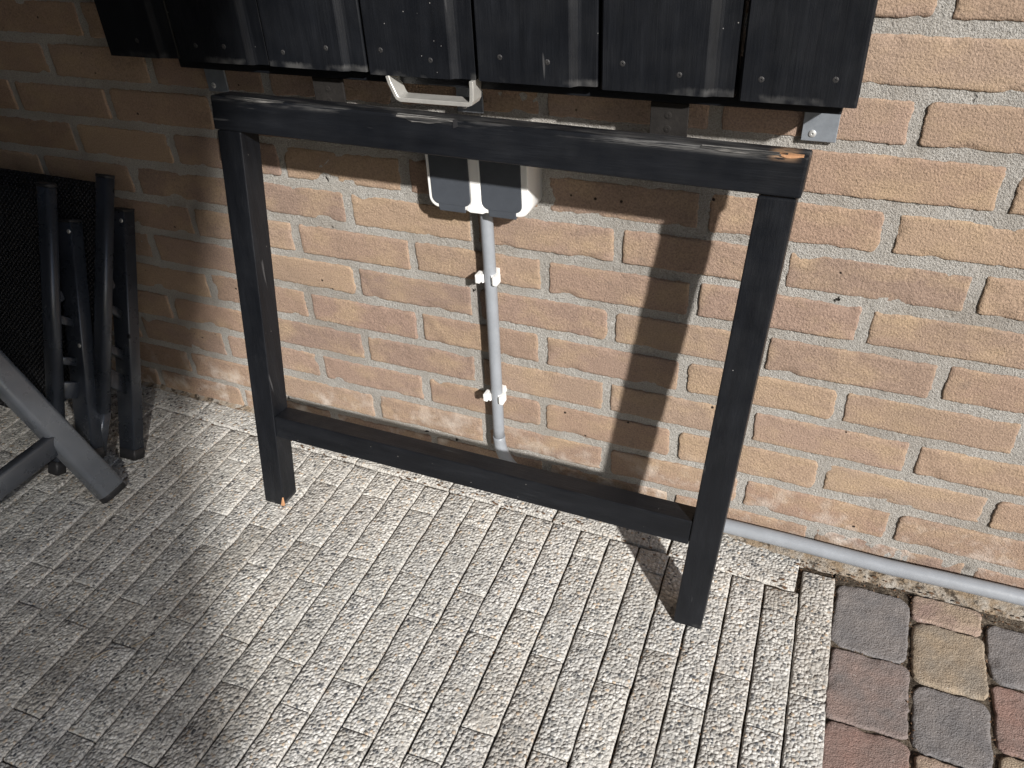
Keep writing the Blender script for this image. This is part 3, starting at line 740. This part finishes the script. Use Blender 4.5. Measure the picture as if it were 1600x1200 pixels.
# third chair: stands sideways at the left edge, only one splayed leg and its crossbar reach into view
c3 = empty('folding_chair', (-1.40, -.53, FZ))
tag(c3, 'slate garden chair, lightened as if sunlit, at the left edge with one splayed leg crossing the folded chairs', 'chair', 'garden chairs kept at the left by the wall')
f0 = Vector((-1.0645, -.294, -.0305)); up3 = Vector((-1.197, -.300, .180)); dirl = (up3-f0).normalized()
LP = roundrect(.046, .034, .010, 6)
for off in (Vector((0, 0, 0)), Vector((0, -.47, 0))):
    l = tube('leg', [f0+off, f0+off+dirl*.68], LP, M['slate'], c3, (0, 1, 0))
    tube('foot_cap', [f0+off+dirl*.012, f0+off-dirl*.010], roundrect(.0455, .0335, .0125, 6), M['rubber'], l, (0, 1, 0))
    b0 = Vector((-1.56, -.300, -.0305))+off; b1 = Vector((-1.28, -.30, .44))+off
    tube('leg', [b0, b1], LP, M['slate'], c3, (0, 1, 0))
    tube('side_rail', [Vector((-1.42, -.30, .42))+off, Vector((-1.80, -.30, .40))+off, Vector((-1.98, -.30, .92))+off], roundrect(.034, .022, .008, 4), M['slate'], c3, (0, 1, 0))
mid = f0+dirl*.118
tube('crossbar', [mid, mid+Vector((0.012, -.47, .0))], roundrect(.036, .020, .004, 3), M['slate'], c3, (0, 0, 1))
sv = []; sf = []
for (x, z) in ((-1.42, .42), (-1.80, .40), (-1.98, .92)):
    for y in (-.31, -.76):
        for d in (0, -.003): sv.append((x+(d if z > .9 else 0), y, z+d))
for a, b in ((0, 4), (4, 8)): sf += [(a, a+2, b+2, b), (a+1, b+1, b+3, a+3)]
place('fabric_seat', mesh_from('fabric_seat', sv, sf, M['textile']), c3, (-1.6, -.53, .4))

# ------------------------------------------------------------------ unseen blockers added to shade the left side
sunshade = empty('added_shade_screen', (-1.2, -2.5, FZ)); tag(sunshade, 'added unseen dark screen with slatted lower half, standing opposite the brick wall', 'sunshade')  # added sun blocker; slat gaps and stepped edge shape its shadow
EDGE = 1.33; X0 = -4.0
for k in range(31):
    z0 = FZ+.06+k*.06; boxpart('slat', (-.2, EDGE+.002*(k % 3), -2.504, -2.496, z0, z0+.0465-.00022*k), M['blocker_boards'], sunshade, 0)
for k in range(13):
    z0 = FZ+.02+k*.146; boxpart('board', (X0, -.2, -2.51, -2.49, z0, z0+.145), M['blocker_boards'], sunshade, .003, 1)
for k in range(18):
    z0 = FZ+.06+31*.06+k*.075; boxpart('board', (X0, EDGE+.03+.034*k, -2.51, -2.49, z0, z0+.0745), M['blocker_boards'], sunshade, .003, 1)
for x in (X0, -2.2, -.4):
    boxpart('post', (x, x+.045, -2.56, -2.512, FZ, 3.2), M['blocker_boards'], sunshade, .003, 1)
side = empty('added_side_shade', (-2.4, -1.2, FZ)); tag(side, 'added unseen boarded fence closing off the left end of the patio', 'blocker')  # added out of view to cut ambient light from the left
for k in range(15):
    boxpart('board', (-2.42, -2.40, -.02-.16*k-.158, -.02-.16*k, FZ, 2.05), M['blocker_boards'], side, .003, 1)
occluder = empty('added_overhead_shade', (-1.9, -1.2, 2.2)); tag(occluder, 'added unseen boarded roof high above the left half of the wall', 'occluder')  # added out of view to keep sky light off the upper left wall
for k in range(12):
    boxpart('occluder_board', (-4.0, .45, -.17-k*.17, -.002-k*.17, 2.25-.008*k, 2.275-.008*k), M['blocker_boards'], occluder, .003, 1)
for x in (-3.9, -2.6, -1.3, .36):
    boxpart('occluder_beam', (x, x+.06, -2.0, -.002, 2.08, 2.152), M['blocker_boards'], occluder, .003, 1)

# ------------------------------------------------------------------ litter: straw and grit lying on the paving
for k, (x, y, L, a) in enumerate(((-1.10, -.215, .04, .7), (-.795, -.505, .034, .95), (-.835, -.545, .028, .9), (-1.0, -.20, .03, 2.0), (-.46, -.44, .018, 1.1))):
    p = [(x+L*(t-.5)*math.cos(a)+.002*math.sin(t*5), y+L*(t-.5)*math.sin(a), FZ+.0025+.0015*math.sin(t*3)) for t in (0, .33, .66, 1)]
    lab = ['pale straw lying beside the foot of the chair leg', 'pale straw lying in a paver joint at lower left', 'short pale straw lying lowest in the left paver joint', 'thin straw on the lit pavers between chair and table leg', 'short straw on the bright pavers in front of the table'][k]
    tb = bm_mesh('straw', sweep(p, circ(.0006, 6)), M['straw']); o = place('straw', tb, None, p[0]); tag(o, lab, 'straw', 'straw bits on the paving')
GV = []; GF = []
for _ in range(170):                                        # dead leaf crumbs swept against the wall
    x = R.uniform(-1.2, .6); y = (y_row(x)+R.gauss(0, .006) if x < .03 else -.034+R.gauss(0, .006)) if R.random() < .75 else -.012
    s = R.uniform(.0016, .0042); o = len(GV); z = FZ+.0012+R.uniform(0, .002); a = R.uniform(0, 6.28)
    for q in range(5): GV.append((x+s*(1+.5*math.sin(q*3+x*90))*math.cos(q*1.257+a), y+.6*s*math.sin(q*1.257+a), z+R.uniform(0, .0015)))
    GF.append(tuple(range(o, o+5)))
for _ in range(2600):
    j = R.randrange(-30, 0); y = R.uniform(-.72, -.08); x = .087+CP*j+TA*y+R.gauss(0, .0022)
    q_ = R.random()
    if q_ < .2: x = R.uniform(-.05, .6); y = R.uniform(-.05, -.022)
    elif q_ < .4: ci = R.randrange(0, 5); y = R.uniform(-.45, -.04); x = XC[ci]-.024*y-.004+R.gauss(0, .003)
    elif q_ < .5: x = R.uniform(.1, .55); y = R.choice((-.166, -.278, -.187, -.288, -.153, -.252))+R.gauss(0, .004)
    s = R.uniform(.0006, .0019); o = len(GV); z = FZ-.0055+R.uniform(0, .004)
    for q in range(4): GV.append((x+s*math.cos(q*2.1+j), y+s*math.sin(q*2.1+j), z+(s if q == 3 else 0)))
    GF += [(o, o+1, o+2), (o, o+3, o+1), (o+1, o+3, o+2), (o+2, o+3, o)]
g = link('joint_grit', mesh_from('joint_grit', GV, GF, M['leafm'])); tag(g, 'brown grit and leaf crumbs caught in the paver joints', 'grit', kind='stuff')
print('bricks', cnt, 'pavers', npv)
